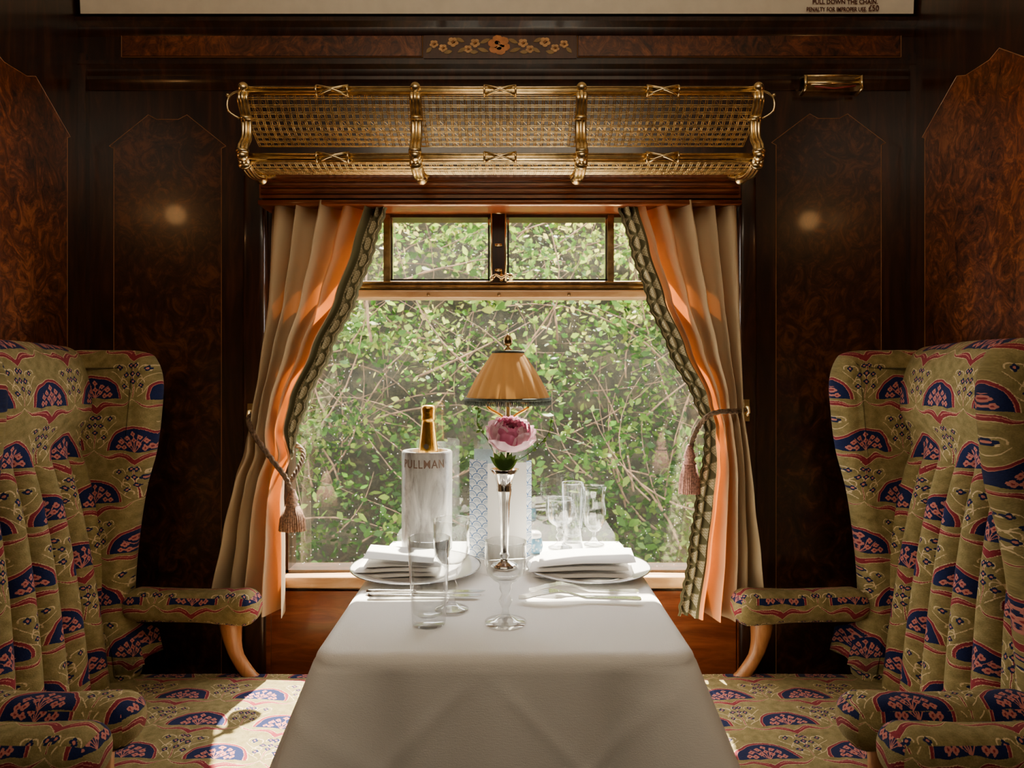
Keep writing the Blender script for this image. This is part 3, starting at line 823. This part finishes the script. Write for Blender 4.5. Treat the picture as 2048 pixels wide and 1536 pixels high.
# ------------------------------------------------------------ cooler and bottle
cx,cy,r=X(854,1.76),1.76,.0625; H=.242
b=B(); b.lathe([(r-.002,0),(r,.003),(r,H-.004),(r-.003,H),(r-.011,H),(r-.013,H-.005),(r-.013,.015),(.0001,.015)],(cx,cy,T),64); o1=b.make('cooler_body',MARBLE,True,40)
me=text('PULLMAN',.029,.110,.0004,spacing=1.1,offset=.0002)
for v in me.vertices:
    a=(v.co.x-.003)/r; rr=r+.0003+v.co.z
    y=v.co.y; v.co=(cx+rr*math.sin(a),cy-rr*math.cos(a),Z(937,1.70)+y)
me.materials.clear(); me.materials.append(BRONZE); o2=bpy.data.objects.new('lettering',me); COL.objects.link(o2)
thing('wine_cooler',(cx,cy,T),[o1,o2],'grey-veined marble wine cooler with bronze lettering, holding a bottle','wine cooler')
b=B(); b.lathe([(.0001,0),(.042,.002),(.044,.01),(.044,.14),(.036,.175),(.022,.205),(.014,.225),(.013,.262)],(cx,cy,T+.018),32); o1=b.make('bottle_glass',GBOT)
hb=1.106-(T+.018)
b=B(); b.lathe([(.0275,hb-.138),(.0240,hb-.11),(.0215,hb-.09),(.0190,hb-.07),(.0165,hb-.045),(.0160,hb-.038),(.0180,hb-.036),(.0175,hb-.028),(.0165,hb-.024),(.0178,hb-.018),(.0182,hb-.008),(.0165,hb-.002),(.011,hb),(.0001,hb+.0005)],(cx+.003,cy,T+.018),32,lambda th,z,r_:1+.02*math.sin(th*9+z*300)); o2=b.make('foil',GOLD)
b=B(); b.add([(cx+.001+.0065*math.cos(a),cy-.0255,Z(893,1.735)+.0065*math.sin(a)) for a in [2*pi*k/20 for k in range(20)]],[tuple(range(20))])
o3=b.make('neck_seal',DKSEAL,False)
thing('champagne_bottle',(cx,cy,T+.018),[o1,o2,o3],'champagne bottle with gold foil neck standing in marble cooler','bottle')
# ------------------------------------------------------------ table lamp
lx,ly=X(1016,1.73),1.735
b=B(); zb,zt=Z(800,1.72),Z(704,1.72); hh=zt-zb
def sm(th,z,r_): return 1+ (.06*(abs(math.sin(th*9))-.5) )*(.3+.7*(1-z/hh))
b.lathe([(.103-.066*(i/12)+.005*math.sin(pi*i/12),hh*i/12) for i in range(13)],(lx,ly,zb),216,sm,cap=False); sh=b.make('lamp_shade',SHADE)
b=B(); b.tube([(lx+.0375*math.cos(a),ly+.0375*math.sin(a),zt) for a in [2*pi*i/40 for i in range(41)]],.0035,6); ft=b.make('shade_trim',GREENT)
b=B(); b.tube([(lx+.1035*math.cos(a),ly+.1035*math.sin(a),zb+.002) for a in [2*pi*i/60 for i in range(61)]],.0045,6)
for i in range(150):
    a=2*pi*i/150; b.tube([(lx+.105*math.cos(a),ly+.105*math.sin(a),zb+.002),(lx+.105*math.cos(a),ly+.105*math.sin(a),zb-.011-.002*random.random())],.0018,4)
fr=b.make('fringe',GREENT)
b=B(); b.lathe([(.006,0),(.012,.002),(.007,.006),(.004,.010),(.009,.014),(.0115,.022),(.010,.029),(.006,.037),(.002,.041),(.0001,.042)],(lx,ly,zt+.004),16,lambda th,z,r_:1+.12*math.sin(th*6+z*500)); b.tube([(lx-.035,ly,zt+.001),(lx+.035,ly,zt+.001)],.002,6); b.tube([(lx,ly-.035,zt+.001),(lx,ly+.035,zt+.001)],.002,6)
fi=b.make('finial',BRASSD)
b=B(); b.lathe([(.040,0),(.040,.006),(.035,.012),(.02,.018),(.009,.03),(.012,.05),(.007,.06),(.006,.25),(.010,.27),(.012,.29),(.006,.30),(.006,.40),(.003,.49)],(lx,ly,T),24); st=b.make('stem',BRASS)
b=B()
for s in (-1,1): b.tube(interp([(lx,ly,Z(845,1.73)),(lx+s*.02,ly,Z(830,1.73)),(lx+s*.045,ly,Z(818,1.73)),(lx+s*.05,ly,Z(808,1.73)),(lx+s*.03,ly,Z(804,1.73))],14),.0035,8)
b.tube([(lx-.05,ly,zb+.006),(lx+.05,ly,zb+.006)],.002,6)
sc_=b.make('scroll_arm',GOLD)
thing('table_lamp',(lx,ly,T),[sh,ft,fr,fi,st,sc_],'brass table lamp with pleated tan silk shade and green fringe','lamp')
# ------------------------------------------------------------ menu card
def card(p,q,z0,z1,mat,nm,th=.0008):
    P=Vector((p[0],p[1],0));Q=Vector((q[0],q[1],0)); n=Vector((-(Q-P).y,(Q-P).x,0)).normalized()*th
    vs=[P,Q,Q+n,P+n]; V=[(v.x,v.y,z0) for v in vs]+[(v.x,v.y,z1) for v in vs]
    o=obj(nm,V,[(0,3,2,1),(4,5,6,7),(0,1,5,4),(1,2,6,5),(2,3,7,6),(3,0,4,7)],mat,False)
    proj_uv(o,(0,2)); return o
zt_=Z(921,1.65)
c1=card((X(938,1.66),1.68),(X(975,1.64),1.64),T,zt_,SCAL,'patterned_leaf')
c2=card((X(975,1.64),1.64),(X(1053,1.66),1.662),T,Z(926,1.65),PAPER,'white_leaf')
c3=card((X(1053,1.665),1.665),(X(1063,1.69),1.69),T,Z(921,1.68),SCAL,'patterned_leaf')
thing('menu_card',(X(1000,1.66),1.66,T),[c1,c2,c3],'folded standing menu with blue scallop pattern and white face','menu')
c4=card((X(948,1.69),1.694),(X(986,1.68),1.682),T,Z(898,1.69),simple('pale_blue_card',(.46,.60,.64),.6,0,.06,200),'booklet'); solo(c4,(X(965,1.69),1.69,T),'pale blue booklet standing behind the menu','booklet')
# ------------------------------------------------------------ vase & peony
vx,vy=X(1009,1.58),1.58; vt=Z(938,1.58)-T
b=B(); b.lathe([(.030,0),(.031,.004),(.024,.010),(.010,.016),(.0075,.022),(.011,.028),(.0085,.036),(.0095,.06),(.011,.10),(.013,vt-.075),(.0165,vt-.05),(.0175,vt-.046),(.0165,vt-.042),(.018,vt-.03),(.023,vt-.012),(.032,vt),(.030,vt+.0005),(.021,vt-.013),(.013,vt-.05),(.001,vt-.06)],(vx,vy,T),48,lambda th,z,r_:1+(.05*math.sin(th*8) if z>vt-.02 else .025*math.sin(th*12)))
o=b.make('bud_vase',SILVER); solo(o,(vx,vy,T),'fluted silver trumpet bud vase holding a peony','vase')
px_,pz=X(1021,1.57),Z(864,1.57); b=B(); b2=B()
ax_=Vector((.1,-.55,.8)).normalized(); e1=ax_.cross(Vector((0,1,0))).normalized(); e2=ax_.cross(e1)
PS=1.1
def petal(B_,az,R,p0,p1,hw,fl,seed):
    nu,nv=9,9; vs=[]
    for j in range(nv):
        t=j/(nv-1); ph=p0+(p1-p0)*t
        wd=hw*math.sin(pi*min(1,t*.55+.22))
        for i in range(nu):
            s=(i/(nu-1)-.5)*2
            a=az+s*wd/ max(.45,math.sin(ph))
            rr=R*PS*(1+fl*t**3+.08*math.sin(s*8+seed*3)*t**2+.05*s*s)
            pe=ph+.18*s*s*t
            q=e1*math.cos(a)*math.sin(pe)+e2*math.sin(a)*math.sin(pe)+ax_*math.cos(pe)
            q=q*rr; vs.append((px_+q.x,1.57+q.y,pz-.003+q.z*.86))
    B_.add(vs,[(j*nu+i,j*nu+i+1,(j+1)*nu+i+1,(j+1)*nu+i) for j in range(nv-1) for i in range(nu-1)])
for k in range(6): petal(b2,2*pi*k/6+.2,.043,pi*.95,pi*.42,.75,.18,k)
for k in range(7): petal(b if k%2 else b2,2*pi*k/7+.5,.038,pi*.9,pi*.30,.62,.12,k+7)
for k in range(8): petal(b if k%3 else b2,2*pi*k/8+.1,.032,pi*.85,pi*.24,.48,.12,k+3)
for k in range(7): petal(b if k%2 else b2,2*pi*k/7+.8,.027,pi*.8,pi*.18,.45,.22,k+5)
for k in range(6): petal(b,2*pi*k/6+.3,.020,pi*.8,pi*.13,.48,.35,k+9)
for k in range(5): petal(b if k%2 else b2,2*pi*k/5+.3,.013,pi*.8,pi*.10,.55,.7,k+2)
f1=b.make('bloom',PETAL); f2=b2.make('outer_petals',PETAL2)
b=B(); b.tube(interp([(vx,vy,T+.10),(vx+.002,vy,T+vt),(px_,1.572,pz-.03)],10),.0028,8); b.sphere((px_,1.572,pz-.036),.010); f3=b.make('stem',LEAFM)
b=B()
def leaf(B_,p0,dirv,L,W,droop):
    n=8; dirv=Vector(dirv).normalized(); side=dirv.cross(Vector((0,-1,.2))).normalized(); vs=[]
    for i in range(n+1):
        t=i/n; c=Vector(p0)+dirv*L*t+Vector((0,0,-droop*L*t*t)); w=W*math.sin(pi*t**.8)
        vs+= [c-side*w+Vector((0,-.002,0)),c,c+side*w+Vector((0,-.002,0))]
    B_.add(vs,[(i*3+k,i*3+k+1,(i+1)*3+k+1,(i+1)*3+k) for i in range(n) for k in (0,1)])
for dx,dz,L,W in ((-.9,1.1,.052,.008),(.8,.9,.045,.008),(-.5,1,.055,.009),(.35,1,.05,.010),(-.15,1,.05,.010),(.6,1,.05,.008)):
    leaf(b,(vx,vy-.008,T+vt-.004),(dx,-.15,dz),L,W,.1)
f4=b.make('leaf',LEAFM)
thing('peony',(vx,vy,T+vt),[f1,f2,f3,f4],'pink peony bloom with dark green leaves in silver vase','flower')
for s,pts in ((-1,[(1000,930,1.59),(975,880,1.60),(955,850,1.61),(958,815,1.62)]),(1,[(1018,930,1.59),(1060,905,1.60),(1095,870,1.62),(1103,835,1.62)])):
    b=B(); P=interp([(X(p,d_),d_,Z(q,d_)) for p,q,d_ in pts],24); b.tube(P,.0008,5); s1=b.make('stem',LEAFM)
    b=B()
    for i in range(9,25,2):
        a=random.random()*2*pi; leaf(b,P[min(i,24)],(math.cos(a),-.3,math.sin(a)),.011,.0035,.1)
    s2=b.make('leaf',LEAFM); thing('greenery_sprig',tuple(P[0]),[s1,s2],'thin leafy green sprig rising from the silver vase','sprig','vase greenery')
# ------------------------------------------------------------ shakers
for px in (957,1067):
    x=X(px,1.715); b=B(); b.lathe([(.018,0),(.021,.003),(.023,.015),(.021,.03),(.019,.036)],(x,1.715,T),32); o1=b.make('body',BLUEC)
    b=B(); b.lathe([(.0185,.036),(.020,.040),(.0195,.046),(.014,.051),(.0001,.052)],(x,1.715,T),32); o2=b.make('lid',CHINA)
    thing('salt_shaker' if px==957 else 'pepper_shaker',(x,1.715,T),[o1,o2],'small blue and white china shaker beside the menu','shaker','china shakers')
# ------------------------------------------------------------ glasses
def tumbler(x,y,rt,rb,h,lab):
    t=.0016; b=B()
    b.lathe([(rb-.002,0),(rb,.003),(rb+(rt-rb)*.3,h*.3),(rb+(rt-rb)*.65,h*.65),(rt,h),(rt-t*.6,h+.0008),(rt-t,h-.001),(rb+(rt-rb)*.65-t,h*.65),(rb-t+(rt-rb)*.1,.022),(rb*.7,.016),(.0001,.014)],(x,y,T),48)
    o=b.make('highball_glass',GLASS); return solo(o,(x,y,T),lab,'drinking glass')
def goblet(x,y,rr,rf,h,hb_,lab,seg=64,n=12,amp=.03,knob=1,flare=0,nm='wine_goblet'):
    t=.0014; s=h-hb_; b=B()
    pr=[(.0001,.002),(rf*.5,.001),(rf,0),(rf,.0025),(rf*.6,.006),(.010,.012),(.006,.018),(.0055,s*.35)]
    if knob: pr+=[(.010,s*.48),(.012,s*.56),(.008,s*.66),(.0065,s*.72),(.011,s*.84),(.010,s*.93)]
    else: pr+=[(.0045,s*.6),(.005,s*.9)]
    bowl=[(.014,s+.001),(rr*.62,s+hb_*.08),(rr*.86,s+hb_*.22),(rr*.97,s+hb_*.45),(rr*(.97-.05*flare),s+hb_*.7),(rr*(1-.02*flare),s+hb_*.9),(rr*(1+.02*flare),h)]
    inn=[(max(r_-t,.0003),z+ (.002 if z<s+hb_*.5 else 0)) for r_,z in bowl[::-1]][0:-1]
    pr+=bowl+[(rr-t*.5,h+.0006)]+inn+[(.0001,s+hb_*.07)]
    b.lathe(pr,(x,y,T),seg,lambda th,z,r_: 1+(amp*abs(math.cos(th*n/2)) if z>s+.003 and z<s+hb_*.75 else 0))
    o=b.make(nm,GLASS); return solo(o,(x,y,T),lab,'wine glass')
tumbler(X(858,1.225),1.225,.0375,.0288,.150,'tall clear highball glass near the front of table')
goblet(X(1011,1.233),1.233,.0360,.0362,.143,.072,'short-stemmed crystal goblet with fluted bowl')
goblet(X(903,1.298),1.300,.0335,.0310,.167,.088,'taller crystal goblet standing behind the highball glass')
goblet(X(1120,1.76),1.755,.0355,.030,.122,.066,'crystal goblet near window with faceted bowl',amp=.05)
tumbler(X(1146,1.80),1.815,.031,.025,.152,'clear highball glass standing near the window')
goblet(X(1188,1.785),1.785,.0315,.026,.149,.112,'tall waisted clear glass on short foot',knob=0,flare=3,amp=.05,nm='footed_glass')
# ------------------------------------------------------------ plates and napkins
def plate(x,y,r,lab):
    b=B(); b.lathe([(.0001,0),(r*.6,0),(r*.66,.003),(r*.97,.013),(r,.0145),(r*.975,.0155),(r*.68,.0065),(r*.62,.004),(.0001,.004)],(x,y,T),80)
    o1=b.make('dish',CHINA); b=B()
    b.lathe([(r*.985,.0155),(r*1.003,.0155),(r*1.003,.0142),(r*.99,.0135)],(x,y,T),80,cap=False); o2=b.make('rim',GREY)
    return thing('dinner_plate',(x,y,T),[o1,o2],lab,'plate','place settings')
plate(X(832,1.545),1.545,.142,'white china plate with grey rim holding napkin and card')
plate(X(1176,1.545),1.545,.135,'white china plate with grey rim holding folded napkin')
def napkin(x,y,w,dp,rot,lab,layers=4,tilt=.0,gap=.0075):
    b=B(); M=Matrix.Translation((x,y,T+.006))@Matrix.Rotation(rot,4,'Z')
    for k in range(layers):
        nu,nv=24,16; z0=.002+k*gap; hw=w/2*(1-.025*k); hd=dp/2*(1-.04*k); sh=.005*k*(-1)**k
        vs=[];lo=[]
        for j in range(nv):
            for i in range(nu):
                s=i/(nu-1)*2-1; t=j/(nv-1)*2-1
                e=math.sqrt(max(0,1-abs(t)**8))*math.sqrt(max(0,1-abs(s)**14))
                zm=z0+.0015*math.sin(s*3+k)+tilt*(s*.5+.5)*k*.35
                vs.append(M@Vector((s*hw+sh+.05*hd*t*(k%2),t*hd,zm+gap*.48*e)))
                lo.append(M@Vector((s*hw+sh+.05*hd*t*(k%2),t*hd,zm-gap*.40*e)))
        n0=nu*nv; vs+=lo
        fs=[(j*nu+i,j*nu+i+1,(j+1)*nu+i+1,(j+1)*nu+i) for j in range(nv-1) for i in range(nu-1)]
        fs+=[tuple(q+n0 for q in f[::-1]) for f in fs]
        bd=[i for i in range(nu)]+[j*nu+nu-1 for j in range(1,nv)]+[(nv-1)*nu+i for i in range(nu-2,-1,-1)]+[j*nu for j in range(nv-2,0,-1)]
        for a,c in zip(bd,bd[1:]+bd[:1]): fs.append((a,c,c+n0,a+n0))
        b.add(vs,fs)
    o=b.make('napkin',NAPK,True,50); return solo(o,(x,y,T+.005),lab,'napkin','place settings')
napkin(X(800,1.54),1.545,.170,.13,.03,'folded white linen napkin lying on plate under card',3,0,.010)
napkin(X(1163,1.54),1.54,.215,.13,-.08,'folded white linen napkin lying on plate',3,.02,.010)
b=B(); 
M=Matrix.Translation((X(800,1.52),1.53,T+.042))@Matrix.Rotation(.03,4,'Z')@Matrix.Rotation(.08,4,'Y')
b.add([M@Vector(p) for p in ((-.073,-.05,0),(.073,-.05,0),(.073,.05,.004),(-.073,.05,.004),(-.073,-.05,-.001),(.073,-.05,-.001),(.073,.05,.003),(-.073,.05,.003))],[(0,1,2,3),(7,6,5,4),(0,4,5,1),(1,5,6,2),(2,6,7,3),(3,7,4,0)])
o=b.make('place_card',PAPER,False); solo(o,(X(800,1.52),1.53,T+.040),'white printed card lying on folded napkin','card')
# ------------------------------------------------------------ cutlery
def knife(x0,y0,L,rot,lab):
    M=Matrix.Translation((x0,y0,T))@Matrix.Rotation(rot,4,'Z')
    h=L*.42; b=B()
    pr=[(0,.004),(.004,.0085),(.012,.0075),(.02,.0085),(h-.03,.006),(h-.01,.007),(h,.005)]
    vs=[];seg=10
    for q,r_ in pr:
        for k in range(seg):
            a=2*pi*k/seg; vs.append(M@Vector((q,r_*math.cos(a),.0045+.0042*math.sin(a)*(r_/.008))))
    fs=[(i*seg+k,i*seg+(k+1)%seg,(i+1)*seg+(k+1)%seg,(i+1)*seg+k) for i in range(len(pr)-1) for k in range(seg)]+[tuple(range(seg)),tuple((len(pr)-1)*seg+k for k in range(seg))]
    b.add(vs,fs); o1=b.make('handle',STEEL)
    b=B(); out=[(h,-.004),(h+.01,-.006),(L-.03,-.009),(L-.008,-.006),(L,.004),(L-.02,.006),(h+.01,.006),(h,.004)]
    b.prism(out,lambda p:M@Vector((p[0],p[1],.0035)),lambda p:M@Vector((p[0],p[1],.0055))); o2=b.make('blade',STEEL,False)
    return thing('knife',(x0,y0,T),[o1,o2],lab,'knife','cutlery')
def fork(x0,y0,L,rot,lab):
    M=Matrix.Translation((x0,y0,T))@Matrix.Rotation(rot,4,'Z'); b=B()
    def zf(q): 
        t=q/L; return .004+.012*max(0,math.sin(pi*(t-.45)/.5))*(1 if t>.45 else 0)+ .002
    def strip(pts,th=.002):
        vs=[]
        for q,c,w in pts:
            z=zf(q); vs+= [M@Vector((q,c-w,z)),M@Vector((q,c+w,z)),M@Vector((q,c+w,z+th)),M@Vector((q,c-w,z+th))]
        n=len(pts); fs=[(i*4+k,i*4+(k+1)%4,(i+1)*4+(k+1)%4,(i+1)*4+k) for i in range(n-1) for k in range(4)]+[(0,1,2,3),((n-1)*4,(n-1)*4+1,(n-1)*4+2,(n-1)*4+3)]
        b.add(vs,fs)
    strip([(0,0,.006),(L*.02,0,.0095),(L*.10,0,.008),(L*.3,0,.005),(L*.45,0,.003),(L*.6,0,.003),(L*.66,0,.005),(L*.70,0,.011),(L*.75,0,.0125)],.003)
    o1=b.make('handle',STEEL,True,40); b=B()
    for c in (-.0102,-.0034,.0034,.0102): strip([(L*.745,c,.0024),(L*.85,c,.002),(L*.93,c,.0018),(L,c*.85,.0008)])
    o2=b.make('tines',STEEL,True,40)
    return thing('fork',(x0,y0,T),[o1,o2],lab,'fork','cutlery')
knife(X(733,1.395),1.395,.235,.0,'silver dinner knife with fluted handle beside plate')
knife(X(735,1.365),1.368,.22,-.0,'silver small knife with fluted handle beside plate')
fork(X(1277,1.385),1.385,.215,pi-.05,'silver fork with ornate handle beside plate')
fork(X(1282,1.34),1.340,.232,pi+.10-.14,'silver dinner fork with long curved tines')
# ------------------------------------------------------------ outside
import numpy as np
rng=np.random.default_rng(3)
def hedge():
    V=[];F=[]
    cl=[]
    for _ in range(620):
        y=rng.uniform(3.3,4.8); zt=1.19+.235*y+.05
        cl.append((rng.uniform(-2.8,2.8),y,rng.uniform(-.3,zt),rng.uniform(.05,.20)))
    for (x,y,z,s) in cl:
        if .9<z<1.7 and rng.random()<.40: continue
        big=rng.uniform(.6,1.25)
        for k in range(72):
            p=np.array([x,y,z])+rng.normal(0,1,3)*s*np.array([1,.6,.8])
            a=rng.normal(0,1,3)*np.array([1,.7,.7]); a/=np.linalg.norm(a); c=rng.normal(0,1,3); c-=a*c.dot(a); c/=np.linalg.norm(c)
            L=rng.uniform(.014,.032)*big; W=L*.55; n=len(V)
            V+= [p-a*L,p-a*L*.3+c*W,p+a*L*.4+c*W*.7,p+a*L,p+a*L*.4-c*W*.7,p-a*L*.3-c*W]; F.append((n,n+1,n+2,n+3,n+4,n+5))
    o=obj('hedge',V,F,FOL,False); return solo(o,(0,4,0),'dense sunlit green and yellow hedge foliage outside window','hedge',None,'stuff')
hedge()
b=B()
for _ in range(300):
    x,y,z=rng.uniform(-2.6,2.6),rng.uniform(3.3,4.7),rng.uniform(.2,1.9); a=rng.uniform(0,pi); P=[];L=rng.uniform(.4,1.2)
    cv=rng.normal(0,.6)
    for i in range(8):
        t=i/7*L; P.append((x+math.cos(a+cv*t)*t,y+rng.normal(0,.015),min(2.4,z+math.sin(a+cv*t)*t)))
    r0=rng.uniform(.002,.008); b.tube(P,[r0*(1-.8*i/7) for i in range(8)],5)
solo(b.make('bramble_branches',TWIG),(0,4,0),'tangled bare brown twigs and brambles within the hedge','branches',None,'stuff')
def bk(u,v):
    x=-5+10*u; z=-1+4.2*v; return (x,5.2+.3*noise.noise((x*1.5,z*1.5,0))+.15*noise.noise((x*5,z*5,2)),z)
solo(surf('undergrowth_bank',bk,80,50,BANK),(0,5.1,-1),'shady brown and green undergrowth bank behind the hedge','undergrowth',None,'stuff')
def gr(u,v): 
    x=-5+10*u; y=2.2+3.2*v; return (x,y,-.8+.15*noise.noise((x*2,y*2,5)))
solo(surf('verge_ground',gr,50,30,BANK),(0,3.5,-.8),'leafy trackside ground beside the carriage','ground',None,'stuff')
# ------------------------------------------------------------ lights
def light(kind,name,loc,energy,color,rot=(0,0,0),**kw):
    l=bpy.data.lights.new(name,kind); l.energy=energy; l.color=color
    for k,v in kw.items(): setattr(l,k,v)
    o=bpy.data.objects.new(name,l); o.location=loc; o.rotation_euler=rot; COL.objects.link(o); return o
sd=Vector((-.07,-.56,-.82)).normalized()
s=light('SUN','sun',(0,6,8),66,(1,.89,.68),angle=.015); s.rotation_euler=sd.to_track_quat('-Z','Y').to_euler()
a=light('AREA','interior_fill_light',(0,.25,2.34),15,(1,.80,.56),(math.radians(38),0,0),shape='RECTANGLE',size=1.3,size_y=.5)  # added soft fill for the interior, unseen, no fixture behind it
light('POINT','wall_lamp_light',(-1.08,1.42,1.70),.55,(1,.48,.16),shadow_soft_size=.03)
light('POINT','wall_lamp_light',(1.02,1.33,1.70),.55,(1,.48,.16),shadow_soft_size=.03)
w=bpy.data.worlds.new('World'); sc.world=w; w.use_nodes=True
bg=w.node_tree.nodes['Background']; bg.inputs[0].default_value=(1,.98,.95,1); bg.inputs[1].default_value=14
# ------------------------------------------------------------ camera
c=bpy.data.cameras.new('Camera'); c.lens=36*K/2048; c.sensor_width=36; c.shift_x=9/2048; c.shift_y=-25/2048; c.clip_start=.02
c.dof.use_dof=True; c.dof.focus_distance=1.5; c.dof.aperture_fstop=9.0
co=bpy.data.objects.new('Camera',c); co.location=(0,0,1.19); co.rotation_euler=(pi/2,0,0); COL.objects.link(co); sc.camera=co
